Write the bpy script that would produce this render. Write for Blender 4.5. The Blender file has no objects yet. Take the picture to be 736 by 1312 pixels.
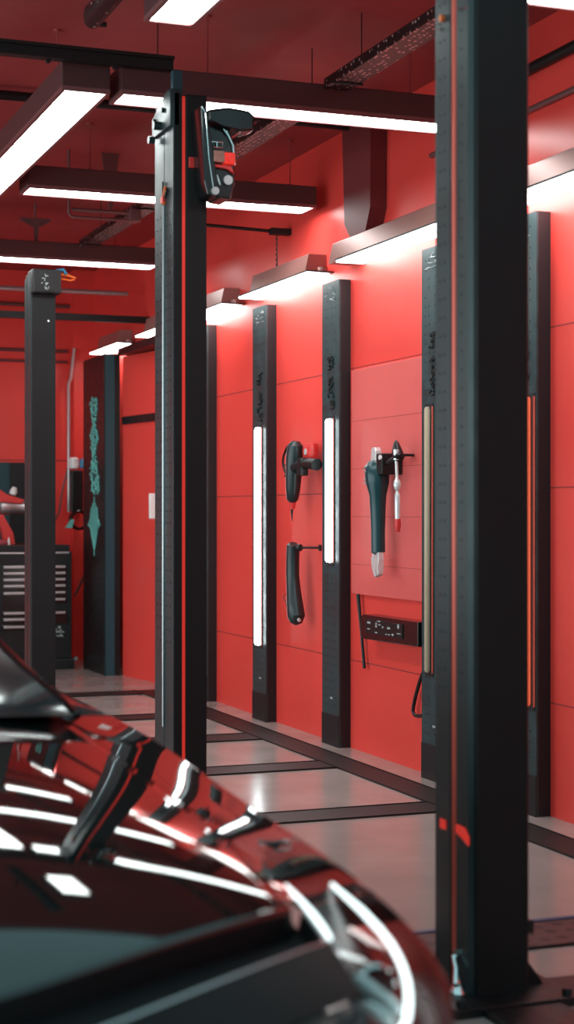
import bpy, bmesh, math, random
from mathutils import Vector, Matrix
random.seed(7)
SC = bpy.context.scene
COL = SC.collection
PI = math.pi

# ------------------------------------------------------------------ camera
cam_d = bpy.data.cameras.new('camera')
cam = bpy.data.objects.new('camera', cam_d)
COL.objects.link(cam)
YAW = math.atan(796/2100)
cam.location = (0, 0, 1.5)
cam.rotation_euler = (PI/2, 0, -YAW)
cam_d.sensor_fit = 'VERTICAL'
cam_d.sensor_height = 36.0
cam_d.lens = 36.0*2100/1312
cam_d.dof.use_dof = True
cam_d.dof.focus_distance = 9.3
cam_d.dof.aperture_fstop = 2.3
cam_d.clip_start = 0.05
SC.camera = cam

# ------------------------------------------------------------------ world, view
w = bpy.data.worlds.new('world')
SC.world = w
w.use_nodes = True
WB = w.node_tree.nodes['Background']
WB.inputs[0].default_value = (0.35, 0.62, 0.66, 1)
WB.inputs[1].default_value = 0.5
vs = SC.view_settings
vs.view_transform = 'Standard'
vs.look = 'None'
vs.exposure = 1.05
vs.gamma = 1.0
vs.use_curve_mapping = False
CEIL_E, WALL_E, TUBE_E = 8.0, 5.2, 4.0
# daylight coming through the open side of the garage, left of the camera
def daylight(name, loc, rot, sx, sy, col, watts):
    l = bpy.data.lights.new(name, 'AREA'); l.shape = 'RECTANGLE'; l.size = sx; l.size_y = sy
    l.color = col; l.energy = watts
    o = bpy.data.objects.new(name, l); COL.objects.link(o); o.location = loc; o.rotation_euler = rot
    return o
daylight('daylight_side', (-3.5, 7.0, 1.7), (0, -PI/2, 0), 3.0, 13.0, (.70, .96, 1.0), 190)

# ------------------------------------------------------------------ materials
MATS = {}
def mat(name, col, rough=0.5, metal=0.0, spec=0.5, emit=None, es=0.0, coat=0.0, bump=None, var=0.0, vscale=8.0, coat_ior=1.5):
    if name in MATS: return MATS[name]
    m = bpy.data.materials.new(name); m.use_nodes = True
    nt = m.node_tree; b = nt.nodes['Principled BSDF']
    b.inputs['Base Color'].default_value = (*col, 1)
    b.inputs['Roughness'].default_value = rough
    b.inputs['Metallic'].default_value = metal
    b.inputs['Specular IOR Level'].default_value = spec
    b.inputs['Coat Weight'].default_value = coat
    b.inputs['Coat Roughness'].default_value = 0.03
    b.inputs['Coat IOR'].default_value = coat_ior
    if emit:
        b.inputs['Emission Color'].default_value = (*emit, 1)
        b.inputs['Emission Strength'].default_value = es
    if var or bump:
        tc = nt.nodes.new('ShaderNodeTexCoord'); n = nt.nodes.new('ShaderNodeTexNoise')
        n.inputs['Scale'].default_value = vscale; n.inputs['Detail'].default_value = 6
        nt.links.new(tc.outputs['Object'], n.inputs['Vector'])
        if var:
            mr = nt.nodes.new('ShaderNodeMapRange')
            mr.inputs[1].default_value = .3; mr.inputs[2].default_value = .7
            mr.inputs[3].default_value = 1-var; mr.inputs[4].default_value = 1+var
            nt.links.new(n.outputs['Fac'], mr.inputs[0])
            vm = nt.nodes.new('ShaderNodeVectorMath'); vm.operation = 'SCALE'
            vm.inputs[0].default_value = col
            nt.links.new(mr.outputs[0], vm.inputs['Scale'])
            nt.links.new(vm.outputs[0], b.inputs['Base Color'])
            m2 = nt.nodes.new('ShaderNodeMapRange')
            m2.inputs[1].default_value = .3; m2.inputs[2].default_value = .7
            m2.inputs[3].default_value = max(.02, rough*.75); m2.inputs[4].default_value = min(1, rough*1.25)
            nt.links.new(n.outputs['Fac'], m2.inputs[0])
            nt.links.new(m2.outputs[0], b.inputs['Roughness'])
        if bump:
            bp = nt.nodes.new('ShaderNodeBump'); bp.inputs['Strength'].default_value = bump
            bp.inputs['Distance'].default_value = .01
            nt.links.new(n.outputs['Fac'], bp.inputs['Height'])
            nt.links.new(bp.outputs[0], b.inputs['Normal'])
    MATS[name] = m
    return m

def speckle(name, dark, light, scale, thr, rough=.45, metal=.6):
    """perforated / chequered metal: small light flecks on a dark sheet"""
    m = bpy.data.materials.new(name); m.use_nodes = True
    nt = m.node_tree; b = nt.nodes['Principled BSDF']
    tc = nt.nodes.new('ShaderNodeTexCoord'); v = nt.nodes.new('ShaderNodeTexVoronoi')
    v.inputs['Scale'].default_value = scale; v.inputs['Randomness'].default_value = .35
    nt.links.new(tc.outputs['Object'], v.inputs['Vector'])
    r = nt.nodes.new('ShaderNodeMath'); r.operation = 'LESS_THAN'; r.inputs[1].default_value = thr
    nt.links.new(v.outputs['Distance'], r.inputs[0])
    mx = nt.nodes.new('ShaderNodeMix'); mx.data_type = 'RGBA'
    mx.inputs[6].default_value = (*dark, 1); mx.inputs[7].default_value = (*light, 1)
    nt.links.new(r.outputs[0], mx.inputs[0])
    nt.links.new(mx.outputs[2], b.inputs['Base Color'])
    b.inputs['Roughness'].default_value = rough; b.inputs['Metallic'].default_value = metal
    MATS[name] = m
    return m

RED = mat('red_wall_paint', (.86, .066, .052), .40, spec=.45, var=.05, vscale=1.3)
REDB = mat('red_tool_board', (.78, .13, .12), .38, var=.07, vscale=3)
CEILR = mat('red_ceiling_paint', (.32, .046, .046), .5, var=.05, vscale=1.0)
SEAM = mat('panel_seam', (.30, .03, .03), .7)
CONC = mat('polished_concrete', (.37, .31, .29), .18, spec=.6, var=.06, vscale=3.2)
CHAN = speckle('ribbed_drain_steel', (.012, .011, .011), (.05, .045, .045), 70, .22, .5, .3)
CHANW = speckle('perforated_drain_steel', (.075, .04, .04), (.006, .006, .006), 13, .30, .45, .4)
CONC_EDGE = mat('blue_edge_strip', (.02, .05, .12), .5)
BLK = mat('black_powder_coat', (.010, .010, .011), .38, metal=.0, spec=.4, var=.2, vscale=20)
BLKG = mat('gloss_black', (.008, .008, .009), .16, spec=.6)
POST = mat('teal_black_post_steel', (.018, .036, .038), .40, metal=.1, spec=.5, var=.06, vscale=5)
POSTD = mat('dark_post_steel', (.011, .0115, .0125), .5, spec=.25, var=.06, vscale=5)
PIL = mat('teal_black_upright_steel', (.022, .060, .066), .38, metal=.25, spec=.6, var=.22, vscale=14)
PILS = mat('dark_upright_side', (.013, .014, .017), .45, metal=.2)
HOLE = mat('punched_hole', (.004, .004, .004), .8)
REDSTRIP = mat('copper_red_strip', (.75, .12, .08), .35, metal=.2)
LITE = mat('lamp_diffuser', (.9, .95, .95), .4, emit=(.90, 1.0, .98), es=CEIL_E)
LITW = mat('wall_lamp_diffuser', (.9, .95, .95), .4, emit=(1.0, .98, .95), es=WALL_E)
TUBE = mat('lit_tube', (.9, .95, .95), .4, emit=(.86, .98, 1.0), es=TUBE_E)
TUBEP = mat('pale_pink_tube', (.75, .42, .38), .25, emit=(.9, .4, .35), es=.25)
TUBEB = mat('beige_tube', (.50, .40, .28), .3)
TUBER = mat('orange_red_tube', (.85, .13, .06), .25, emit=(1, .16, .07), es=.35)
HOUS = mat('lamp_housing_brown', (.085, .028, .028), .45, metal=.1)
HOUSW = mat('wall_lamp_housing', (.38, .17, .15), .35, metal=.3)
HRIM = mat('lamp_rim', (.25, .10, .10), .4, metal=.4)
DARKBAR = mat('dark_rail_steel', (.010, .009, .009), .45, metal=.3)
TRAY = speckle('perforated_tray_steel', (.020, .010, .010), (.70, .45, .45), 32, .24, .4, .6)
PIPE = mat('grey_red_pipe', (.20, .10, .10), .4, metal=.5)
PIPEL = mat('galvanised_pipe', (.50, .42, .42), .35, metal=.7)
CHROME = mat('chrome', (.82, .84, .84), .12, metal=1.0)
TSTEEL = mat('bright_tool_steel', (.78, .80, .80), .25, metal=.35, spec=.8)
STEELG = mat('brushed_grey_steel', (.55, .56, .57), .32, metal=.85)
TEALT = mat('teal_tool_grip', (.006, .050, .060), .28, spec=.5)
TEALB = mat('teal_rubber', (.006, .018, .020), .35, spec=.6)
REDP = mat('red_plastic', (.72, .04, .035), .35)
REDG = mat('bright_red_marker', (.85, .04, .03), .4, emit=(1, .05, .03), es=.15)
ORNG = mat('orange_plastic', (.80, .16, .03), .4)
CYAN = mat('turquoise_print', (.16, .55, .50), .5)
GREYP = mat('pale_grey_print', (.38, .42, .42), .5)
WHITEP = mat('white_plastic', (.80, .80, .78), .4)
BLUEP = mat('blue_plastic', (.04, .22, .38), .35)
PINKC = mat('pink_cloth', (.45, .08, .10), .9, bump=.6, vscale=60)
TEALD = mat('dark_teal_board', (.010, .055, .070), .5)
CLAY = mat('stainless_plate', (.50, .50, .48), .3, metal=.6)
TAN = mat('tan_label_plate', (.42, .22, .17), .5, var=.2, vscale=60)
PAINT = mat('black_car_paint', (.005, .010, .010), .50, metal=.0, spec=.0, coat=1.0, coat_ior=1.75)
TRIMB = mat('black_car_trim', (.006, .006, .007), .5, spec=.18)
GLAS = mat('tinted_windscreen', (.018, .034, .036), .10, spec=.35)
BUCK = mat('dark_chrome_bucket', (.07, .045, .045), .22, metal=.9)
GLINT = mat('lamp_glint', (.9, .95, .95), .3, emit=(.85, 1, 1), es=1.3)  # glowing strips stand in for lamp reflections in the headlight
TYRE = mat('tyre_rubber', (.012, .012, .012), .8)
def clear_mat():
    m = bpy.data.materials.new('clear_lens'); m.use_nodes = True
    nt = m.node_tree; nt.nodes.clear()
    o = nt.nodes.new('ShaderNodeOutputMaterial'); t = nt.nodes.new('ShaderNodeBsdfTransparent')
    g = nt.nodes.new('ShaderNodeBsdfGlossy'); g.inputs['Roughness'].default_value = .04
    f = nt.nodes.new('ShaderNodeFresnel'); f.inputs[0].default_value = 1.28
    mx = nt.nodes.new('ShaderNodeMixShader'); t.inputs[0].default_value = (.9, .92, .92, 1)
    nt.links.new(f.outputs[0], mx.inputs[0]); nt.links.new(t.outputs[0], mx.inputs[1])
    nt.links.new(g.outputs[0], mx.inputs[2]); nt.links.new(mx.outputs[0], o.inputs[0])
    return m
LENS = clear_mat()

# ------------------------------------------------------------------ mesh helpers
class MB:
    def __init__(s): s.bm = bmesh.new(); s.mats = []; s.cur = 0
    def use(s, m):
        if m not in s.mats: s.mats.append(m)
        s.cur = s.mats.index(m); return s
    def _tag(s, faces):
        for f in faces: f.material_index = s.cur
    def box(s, x0, x1, y0, y1, z0, z1, bev=0, rot=None, piv=None):
        vs_ = [s.bm.verts.new((x, y, z)) for x in (x0, x1) for y in (y0, y1) for z in (z0, z1)]
        idx = [(0, 1, 3, 2), (4, 6, 7, 5), (0, 4, 5, 1), (2, 3, 7, 6), (0, 2, 6, 4), (1, 5, 7, 3)]
        fs = [s.bm.faces.new([vs_[i] for i in q]) for q in idx]
        s._tag(fs)
        if rot is not None:
            bmesh.ops.rotate(s.bm, verts=vs_, cent=piv or ((x0+x1)/2, (y0+y1)/2, (z0+z1)/2), matrix=rot)
        if bev > 0:
            ed = list({e for f in fs for e in f.edges})
            r = bmesh.ops.bevel(s.bm, geom=ed, offset=bev, segments=2, affect='EDGES', profile=.6)
            s._tag(r['faces'])
        return s
    def cyl(s, p0, p1, r0, r1=None, n=16, cap=True):
        r1 = r0 if r1 is None else r1
        p0 = Vector(p0); p1 = Vector(p1); d = (p1-p0).normalized()
        u = d.orthogonal().normalized(); v = d.cross(u)
        A = [s.bm.verts.new(p0+(u*math.cos(2*PI*i/n)+v*math.sin(2*PI*i/n))*r0) for i in range(n)]
        B = [s.bm.verts.new(p1+(u*math.cos(2*PI*i/n)+v*math.sin(2*PI*i/n))*r1) for i in range(n)]
        fs = [s.bm.faces.new((A[i], A[(i+1) % n], B[(i+1) % n], B[i])) for i in range(n)]
        if cap: fs += [s.bm.faces.new(A[::-1]), s.bm.faces.new(B)]
        s._tag(fs); return s
    def tube(s, pts, r, n=8):
        """round tube through points; r a number or a list of radii (or (a,b) ellipse pairs)"""
        P = [Vector(p) for p in pts]
        R = r if isinstance(r, (list, tuple)) else [r]*len(P)
        rings = []; prev = None
        for i, p in enumerate(P):
            d = (P[min(i+1, len(P)-1)]-P[max(i-1, 0)]).normalized()
            if prev is None: u = d.orthogonal().normalized()
            else:
                u = prev-d*prev.dot(d); u.normalize()
            prev = u; v = d.cross(u)
            rr = R[i]
            rings.append([s.bm.verts.new(p+(u*math.cos(2*PI*k/n)+v*math.sin(2*PI*k/n))*rr) for k in range(n)])
        fs = []
        for a, b in zip(rings, rings[1:]):
            fs += [s.bm.faces.new((a[k], a[(k+1) % n], b[(k+1) % n], b[k])) for k in range(n)]
        fs += [s.bm.faces.new(rings[0][::-1]), s.bm.faces.new(rings[-1])]
        s._tag(fs); return s
    def prism(s, poly, ax, a, b, bev=0):
        """poly of 2-D points in the other two axes (in xyz order), extruded along axis ax from a to b"""
        def P(q, t):
            c = list(q); c.insert(ax, t); return c
        A = [s.bm.verts.new(P(q, a)) for q in poly]; B = [s.bm.verts.new(P(q, b)) for q in poly]
        n = len(poly)
        fs = [s.bm.faces.new(A[::-1]), s.bm.faces.new(B)]
        fs += [s.bm.faces.new((A[i], A[(i+1) % n], B[(i+1) % n], B[i])) for i in range(n)]
        s._tag(fs)
        if bev > 0:
            ed = list({e for f in fs for e in f.edges})
            r = bmesh.ops.bevel(s.bm, geom=ed, offset=bev, segments=2, affect='EDGES', profile=.6)
            s._tag(r['faces'])
        return s
    def lathe(s, prof, origin, axis, n=20):
        o = Vector(origin); d = Vector(axis).normalized(); u = d.orthogonal().normalized(); v = d.cross(u)
        rings = []
        for (r, h) in prof:
            rings.append([s.bm.verts.new(o+d*h+(u*math.cos(2*PI*k/n)+v*math.sin(2*PI*k/n))*max(r, 1e-4)) for k in range(n)])
        fs = []
        for a, b in zip(rings, rings[1:]):
            fs += [s.bm.faces.new((a[k], a[(k+1) % n], b[(k+1) % n], b[k])) for k in range(n)]
        fs += [s.bm.faces.new(rings[0][::-1]), s.bm.faces.new(rings[-1])]
        s._tag(fs); return s
    def build(s, name, m=None, parent=None, org=None, smooth=False, kind=None):
        if m is not None and not s.mats: s.mats = [m]
        bmesh.ops.recalc_face_normals(s.bm, faces=s.bm.faces)
        me = bpy.data.meshes.new(name)
        o = bpy.data.objects.new(name, me); COL.objects.link(o)
        base = Vector((0, 0, 0))
        if parent is not None:
            o.parent = parent; base = Vector(parent.get('_w', (0, 0, 0)))
            own = base
        else:
            if org is None: org = (0, 0, 0)
            own = Vector(org); o.location = own
        bmesh.ops.translate(s.bm, verts=s.bm.verts, vec=-own)
        s.bm.to_mesh(me); s.bm.free()
        for mm in s.mats: me.materials.append(mm)
        if smooth:
            for p in me.polygons: p.use_smooth = True
            if smooth != 'all':
                md = None
                me.set_sharp_from_angle(angle=math.radians(35))
        o['_w'] = tuple(own)
        if kind: o['kind'] = kind
        return o
def thing(name, label, cat, loc, group=None):
    o = bpy.data.objects.new(name, None); COL.objects.link(o)
    o.location = loc; o['_w'] = tuple(loc); o.empty_display_size = .1
    tag(o, label, cat, group); return o
def tag(o, label, cat=None, group=None):
    o['label'] = label
    if cat: o['category'] = cat
    if group: o['group'] = group
    return o
def struct(name, mb, m=None):
    return mb.build(name, m, kind='structure')
def Rz(a): return Matrix.Rotation(a, 3, 'Z')
def Rx(a): return Matrix.Rotation(a, 3, 'X')
def Ry(a): return Matrix.Rotation(a, 3, 'Y')

# ------------------------------------------------------------------ the room
WX = 4.08; BY = 16.5; CZ = 3.95; LX = -3.6; NY = -1.5
b = MB(); b.box(LX-.2, WX+.2, NY, BY+.2, -.15, 0); struct('floor', b, CONC)
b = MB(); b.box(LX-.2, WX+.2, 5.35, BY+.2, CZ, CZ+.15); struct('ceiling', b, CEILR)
b = MB(); b.use(RED).box(WX, WX+.15, NY, BY, 0, CZ)
b.use(SEAM)
for z in (.56, 2.41, 1.62):
    b.box(WX-.0015, WX+.01, NY, 14.4, z-.003, z+.003)
struct('wall_right', b)
b = MB(); b.use(RED).box(LX, WX, BY, BY+.15, 0, CZ)
b.use(SEAM).box(LX, WX, BY-.0015, BY+.01, 2.02, 2.03)
struct('wall_back', b)
b = MB(); b.box(LX-.15, LX, NY, BY, 0, CZ); struct('wall_left', b, RED)
# projecting pier where the right wall meets the back wall
b = MB(); b.box(3.86, WX, BY-.22, BY, 0, CZ); struct('trim_1', b, RED)

# door_1: red door leaf standing slightly back between black header and cabinet
d1 = bpy.data.objects.new('door_1', None); COL.objects.link(d1); d1['kind'] = 'structure'
d1.location = (3.92, 14.55, 0); d1['_w'] = (3.92, 14.55, 0)
a1 = math.radians(9)
b = MB(); b.box(3.92, 3.95, 13.25, 14.58, 0.0, 2.92, rot=Rz(a1), piv=(3.93, 14.56, 0)); b.build('door_leaf', RED, d1)
b = MB(); b.box(3.905, 3.922, 13.26, 14.57, 2.30, 2.37, rot=Rz(a1), piv=(3.93, 14.56, 0)); b.build('cross_bar', BLK, d1)
b = MB(); b.box(3.87, 4.079, 12.9, 14.58, 2.93, 2.995); b.build('door_header', BLK, d1)
b = MB(); b.box(3.88, 4.0, 13.56, 13.60, 1.44, 1.66, bev=.01); b.build('door_handle', WHITEP, d1)

# drain channels set in the floor
def channel(name, x0, x1, y0, y1, label, m=CHAN, edge=False):
    b = MB(); b.use(m).box(x0, x1, y0, y1, 0.0, .006)
    b.use(DARKBAR)
    if x1-x0 > y1-y0:
        b.box(x0, x1, y0-.008, y0, 0, .010); b.use(CONC_EDGE if edge else DARKBAR).box(x0, x1, y1, y1+(.03 if edge else .008), 0, .010)
    else:
        b.box(x0-.008, x0, y0, y1, 0, .010); b.box(x1, x1+.008, y0, y1, 0, .010)
    o = b.build(name, org=((x0+x1)/2, (y0+y1)/2, 0))
    tag(o, label, 'floor drain', 'dark drain channels in the garage floor')
XR0, XR1 = 3.68, 3.87
channel('drain_channel', XR0, XR1, 2.0, 13.3, 'long dark drain channel running in the floor along the red tool wall')
cross = [(4.96, 5.26, 'wide perforated drain channel with round holes crossing beside the foot of nearest lift post', CHANW, True),
         (7.38, 7.64, 'dark drain channel crossing the floor just beyond the car headlight', CHAN, False),
         (8.87, 9.13, 'dark drain channel crossing the floor in line with second upright from the nearest post', CHAN, False),
         (10.15, 10.45, 'short stretch of dark drain channel crossing the floor right of the middle lift post foot', CHAN, False),
         (11.42, 11.69, 'dark drain channel crossing the floor left of the middle lift post, nearer one of two', CHAN, False),
         (13.02, 13.27, 'farthest dark drain channel, crossing the floor in front of the red door', CHAN, False)]
for y0, y1, l, m, e in cross:
    channel('drain_channel', -1.2, XR0-.01, y0, y1, l, m, e)

# ------------------------------------------------------------------ ceiling lamps
def ceil_lamp(x0, x1, y0, y1, label, grp='long ceiling lamps', rods=(), z=3.5):
    along_x = (x1-x0) > (y1-y0)
    t = thing('ceiling_lamp', label, 'lamp', ((x0+x1)/2, (y0+y1)/2, z), grp)
    b = MB()
    p = .022
    b.use(HOUS)
    b.box(x0-p, x1+p, y0-p, y1+p, z+.012, z+.135, bev=.006)
    b.use(HRIM)
    b.box(x0-p, x0-.004, y0-p, y1+p, z-.006, z+.014); b.box(x1+.004, x1+p, y0-p, y1+p, z-.006, z+.014)
    b.box(x0-.004, x1+.004, y0-p, y0-.004, z-.006, z+.014); b.box(x0-.004, x1+.004, y1+.004, y1+p, z-.006, z+.014)
    b.build('lamp_housing', parent=t)
    b = MB(); b.box(x0, x1, y0, y1, z+.0, z+.012); b.build('diffuser', LITE, t)
    for rx, ry in rods:
        b = MB(); b.cyl((rx, ry, z+.13), (rx, ry, CZ), .0035, n=8)
        b.cyl((rx, ry, z+.135), (rx, ry, z+.16), .018, n=12)
        b.cyl((rx, ry, CZ-.012), (rx, ry, CZ), .02, n=12)
        b.build('hanger_rod', CEILR, t)
    return t
ceil_lamp(2.05, 4.0, 7.60, 7.79, 'long ceiling lamp passing just behind the top of the middle lift post', rods=[(2.5, 7.7), (3.6, 7.7)])
ceil_lamp(1.77, 1.96, 7.63, 12.2, 'wide bright ceiling lamp running diagonally out of the left picture edge', rods=[(1.86, 8.2), (1.86, 10.5)])
L2 = ceil_lamp(2.10, 3.97, 10.0, 10.22, 'ceiling lamp crossing behind the middle post at the height of its black drive unit', rods=[(2.5, 10.1), (3.85, 10.1)])
L3 = ceil_lamp(1.5, 3.72, 12.79, 13.03, 'farthest ceiling lamp, just above the top of the small lift post at left', rods=[(3.4, 12.9)])
ceil_lamp(1.84, 2.01, 5.9, 6.42, 'short lit end of a ceiling lamp at the very top edge, left of centre', rods=[(1.92, 6.1)])
ceil_lamp(3.0, 3.95, 5.46, 5.68, 'ceiling lamp corner at the top right edge behind the nearest lift post', rods=[(3.7, 5.57)])

# triangular hanger on the far lamp
b = MB()
b.prism([(2.62, 3.83), (2.86, 3.83), (2.86, 3.81), (2.77, 3.76), (2.755, 3.635), (2.735, 3.635), (2.73, 3.76), (2.62, 3.81)], 1, 12.86, 12.89)
b.cyl((2.74, 12.875, 3.83), (2.74, 12.875, CZ), .008, n=8)
b.build('hanger_bracket', PIPE, L3)
# support rail over the lamps
b = MB(); b.box(-1.0, 2.27, 7.52, 7.58, 3.615, 3.665); b.box(-1.0, 2.27, 7.50, 7.60, 3.66, 3.675)
for x in (-.5, .7, 2.2): b.cyl((x, 7.55, 3.67), (x, 7.55, CZ), .003, n=8)
for x in (1.66, 1.98): b.cyl((x, 7.52, 3.595), (x, 7.50, 3.595), .012, n=10)
tag(b.build('support_rail', DARKBAR, org=(0, 7.55, 3.6)), 'black steel rail crossing the upper left above the wide ceiling lamp', 'rail')

# perforated cable trays hung below the ceiling, one run in three lengths
def tray(x, y0, y1, z, label, w_=.13):
    t = MB(); h = w_/2
    t.prism([(x-h, z), (x+h, z), (x+h, z+.05), (x+h-.006, z+.05), (x+h-.006, z+.006), (x-h+.006, z+.006), (x-h+.006, z+.05), (x-h, z+.05)], 1, y0, y1)
    t.use(DARKBAR)
    t.mats = [TRAY, DARKBAR]; t.cur = 1
    t.tube([(x-.02, y0+.02, z+.028), (x-.02, y1-.02, z+.028)], .018, 8)
    t.tube([(x+.025, y0+.02, z+.026), (x+.025, y1-.02, z+.026)], .015, 8)
    n = 2
    for i in range(n):
        y = y0+.15+(y1-y0-.3)*i/(n-1)
        t.cyl((x+h+.008, y, z), (x+h+.008, y, CZ), .003, n=6)
        t.box(x-h-.014, x+h+.014, y-.01, y+.01, z-.008, z)
    return tag(t.build('cable_tray', org=(x, (y0+y1)/2, z)), label, 'cable tray', 'perforated cable trays under the ceiling')
tray(3.12, 5.4, 7.54, 3.60, 'perforated cable tray coming down from behind the nearest post to the first crossing lamp')
tray(3.12, 7.90, 9.7, 3.60, 'perforated cable tray right of the black drive unit, under the red ceiling')
tray(3.12, 10.8, 12.70, 3.60, 'short perforated cable tray between the two farther lamps, left of the middle post')
b = MB(); b.use(TRAY).tube([(1.74, 5.5, 3.66), (1.74, 6.6, 3.66), (1.74, 6.95, 3.66), (1.74, 7.0, 3.64)], [.05, .05, .05, .035], 14)
b.use(DARKBAR).cyl((1.74, 6.6, 3.7), (1.74, 6.6, CZ), .012, n=8).cyl((1.74, 6.98, 3.63), (1.80, 6.98, 3.63), .012, n=8)
tag(b.build('flexible_duct', org=(1.74, 6.9, 3.66), smooth=True), 'mottled dark duct end hanging at the top left edge of the ceiling', 'duct')

# pipes
def pipe(pts, r, m, label, name='ceiling_pipe', cat='pipe'):
    b = MB(); b.tube(pts, r, 10)
    mid = pts[len(pts)//2]
    return tag(b.build(name, m, org=mid, smooth=True), label, cat)
pipe([(LX, 9.4, 3.90), (WX, 9.4, 3.90)], .028, DARKBAR, 'dark pipe under the ceiling behind the wide diagonal lamp at upper left')
pipe([(LX, 14.35, 3.47), (3.9, 14.35, 3.47)], .022, PIPEL, 'pale galvanised pipe passing behind the top of the small far lift post')
b = MB(); b.box(LX, WX, 14.26, 14.31, 3.20, 3.26)
tag(b.build('ceiling_beam', DARKBAR, org=(0, 14.28, 3.2)), 'thin dark beam crossing above the far corner under the pale pipe', 'beam')
pipe([(LX, BY-.04, 3.60), (WX, BY-.04, 3.60)], .02, PIPE, 'highest thin pipe on the far back wall')
pipe([(LX, BY-.04, 3.14), (3.84, BY-.04, 3.14)], .017, PIPE, 'upper of the close pair of thin pipes on the back wall', 'wall_pipe')
pipe([(LX, BY-.04, 3.03), (3.84, BY-.04, 3.03)], .014, PIPE, 'lower of the close pair of thin pipes on the back wall', 'wall_pipe')
pipe([(3.80, BY-.26, 1.5), (3.80, BY-.26, 2.8), (3.82, BY-.26, 2.84), (3.86, BY-.26, 3.15)], .02, PIPEL, 'pale vertical pipe in the far corner above the soap dispenser', 'wall_pipe')
pipe([(WX-.03, 5.4, 3.72), (WX-.03, 8.4, 3.72)], .028, DARKBAR, 'upper dark pipe along the wall top right of the nearest post', 'wall_pipe')
pipe([(WX-.02, 5.4, 3.52), (WX-.02, 8.4, 3.52)], .016, PIPE, 'lower thin pipe along the wall top right of the nearest post', 'wall_pipe')
# trapeze pipe support
b = MB(); y = 10.9
b.tube([(2.55, y, CZ), (2.55, y, 3.52), (2.57, y, 3.50), (3.05, y, 3.50)], .010, 8)
b.tube([(2.57, y, 3.55), (3.0, y, 3.55)], .014, 8)
b.prism([(2.78, CZ), (2.90, CZ), (2.85, 3.56), (2.83, 3.56)], 1, y-.01, y+.01)
b.use(STEELG); b.mats = [PIPE, STEELG]; b.box(2.97, 3.05, y-.03, y+.03, 3.49, 3.58, bev=.01)
tag(b.build('pipe_hanger', org=(2.8, y, 3.5)), 'trapeze pipe hanger with pale end fitting left of the middle lift post', 'hanger')
# horizontal rod with chain above wall lamp
b = MB()
b.tube([(3.35, 10.7, 3.47), (4.07, 10.7, 3.45)], .012, 8)
b.box(3.93, 4.079, 10.67, 10.73, 3.43, 3.475, bev=.004)
for i in range(14):
    z0 = 3.43-.018*i
    b.cyl((3.98, 10.7+(.004 if i % 2 else -.004), z0), (3.98, 10.7+(.004 if i % 2 else -.004), z0-.02), .006 if i % 2 else .004, n=6)
tag(b.build('wall_bracket', DARKBAR, org=(4.07, 10.7, 3.45)), 'dark horizontal bracket on the wall with a chain down to a wall lamp', 'bracket')
# dark red tapered block on the wall above the big wall lamp
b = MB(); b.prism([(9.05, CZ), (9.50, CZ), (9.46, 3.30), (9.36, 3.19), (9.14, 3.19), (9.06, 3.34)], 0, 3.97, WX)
struct('trim_2', b, mat('dark_red_block', (.16, .022, .024), .5))

# ------------------------------------------------------------------ wall lamps above the uprights
def wall_lamp(y0, y1, label, hext=(.13, .12)):
    z = 3.05
    t = thing('wall_lamp', label, 'lamp', (WX, (y0+y1)/2, z), 'wall lamps in a row above the uprights')
    b = MB(); b.use(HOUSW)
    b.prism([(3.925, z+.018), (WX, z+.018), (WX, z+.15), (3.955, z+.15)], 1, y0+hext[0], y1-hext[1], bev=.004)
    b.use(PILS).box(3.885, WX, y0-.008, y1+.008, z+.010, z+.020)
    b.build('lamp_housing', parent=t)
    b = MB(); b.prism([(3.89, y0+.0), (3.93, y0-.0), (WX-.01, y0+.05), (WX-.01, y1), (3.93, y1+.0), (3.89, y1)], 2, z-.002, z+.010)
    b.build('diffuser', LITW, t)
    b = MB(); b.cyl((4.02, y0+.05, z+.02), (4.02, y0+.05, z+.05), .035, n=14); b.build('end_cap', HOUSW, t)
    return t
wall_lamp(5.9, 7.45, 'wall lamp right of the nearest lift post, cut by the right picture edge')
wall_lamp(7.85, 9.40, 'big wall lamp ending left of the nearest post, above the pair of hanging tools', (.10, -.22))
wall_lamp(9.90, 11.25, 'wall lamp with chained bracket between the two uprights carrying white tubes')
wall_lamp(11.65, 12.9, 'wall lamp emerging just right of the middle lift post')
wall_lamp(13.15, 14.05, 'small wall lamp touching the left edge of the middle lift post')
wall_lamp(14.70, 15.72, 'farthest small wall lamp above the black cabinet')

# ------------------------------------------------------------------ uprights (slim steel pilasters on the wall)
def scribble(b, plane, c, w_, h, n, seed, r=.006, dens=.55):
    """little brush strokes that read as worn lettering; plane 'x' = on a face looking along -X"""
    rnd = random.Random(seed)
    rows = n
    for i in range(rows):
        zc = c[2]+h*(.5-(i+.5)/rows)
        k = rnd.randint(2, 4)
        for j in range(k):
            u0 = (rnd.random()-.5)*w_*.8; u1 = u0+(rnd.random()-.5)*w_*.8
            u1 = max(-w_/2, min(w_/2, u1))
            v0 = zc+(rnd.random()-.5)*h/rows*.9; v1 = zc+(rnd.random()-.5)*h/rows*.9
            um = (u0+u1)/2+(rnd.random()-.5)*w_*.3
            if plane == 'x': pts = [(c[0], c[1]+u0, v0), (c[0], c[1]+um, (v0+v1)/2), (c[0], c[1]+u1, v1)]
            else: pts = [(c[0]+u0, c[1], v0), (c[0]+um, c[1], (v0+v1)/2), (c[0]+u1, c[1], v1)]
            b.tube(pts, r, 5)
TO = .115
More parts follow.
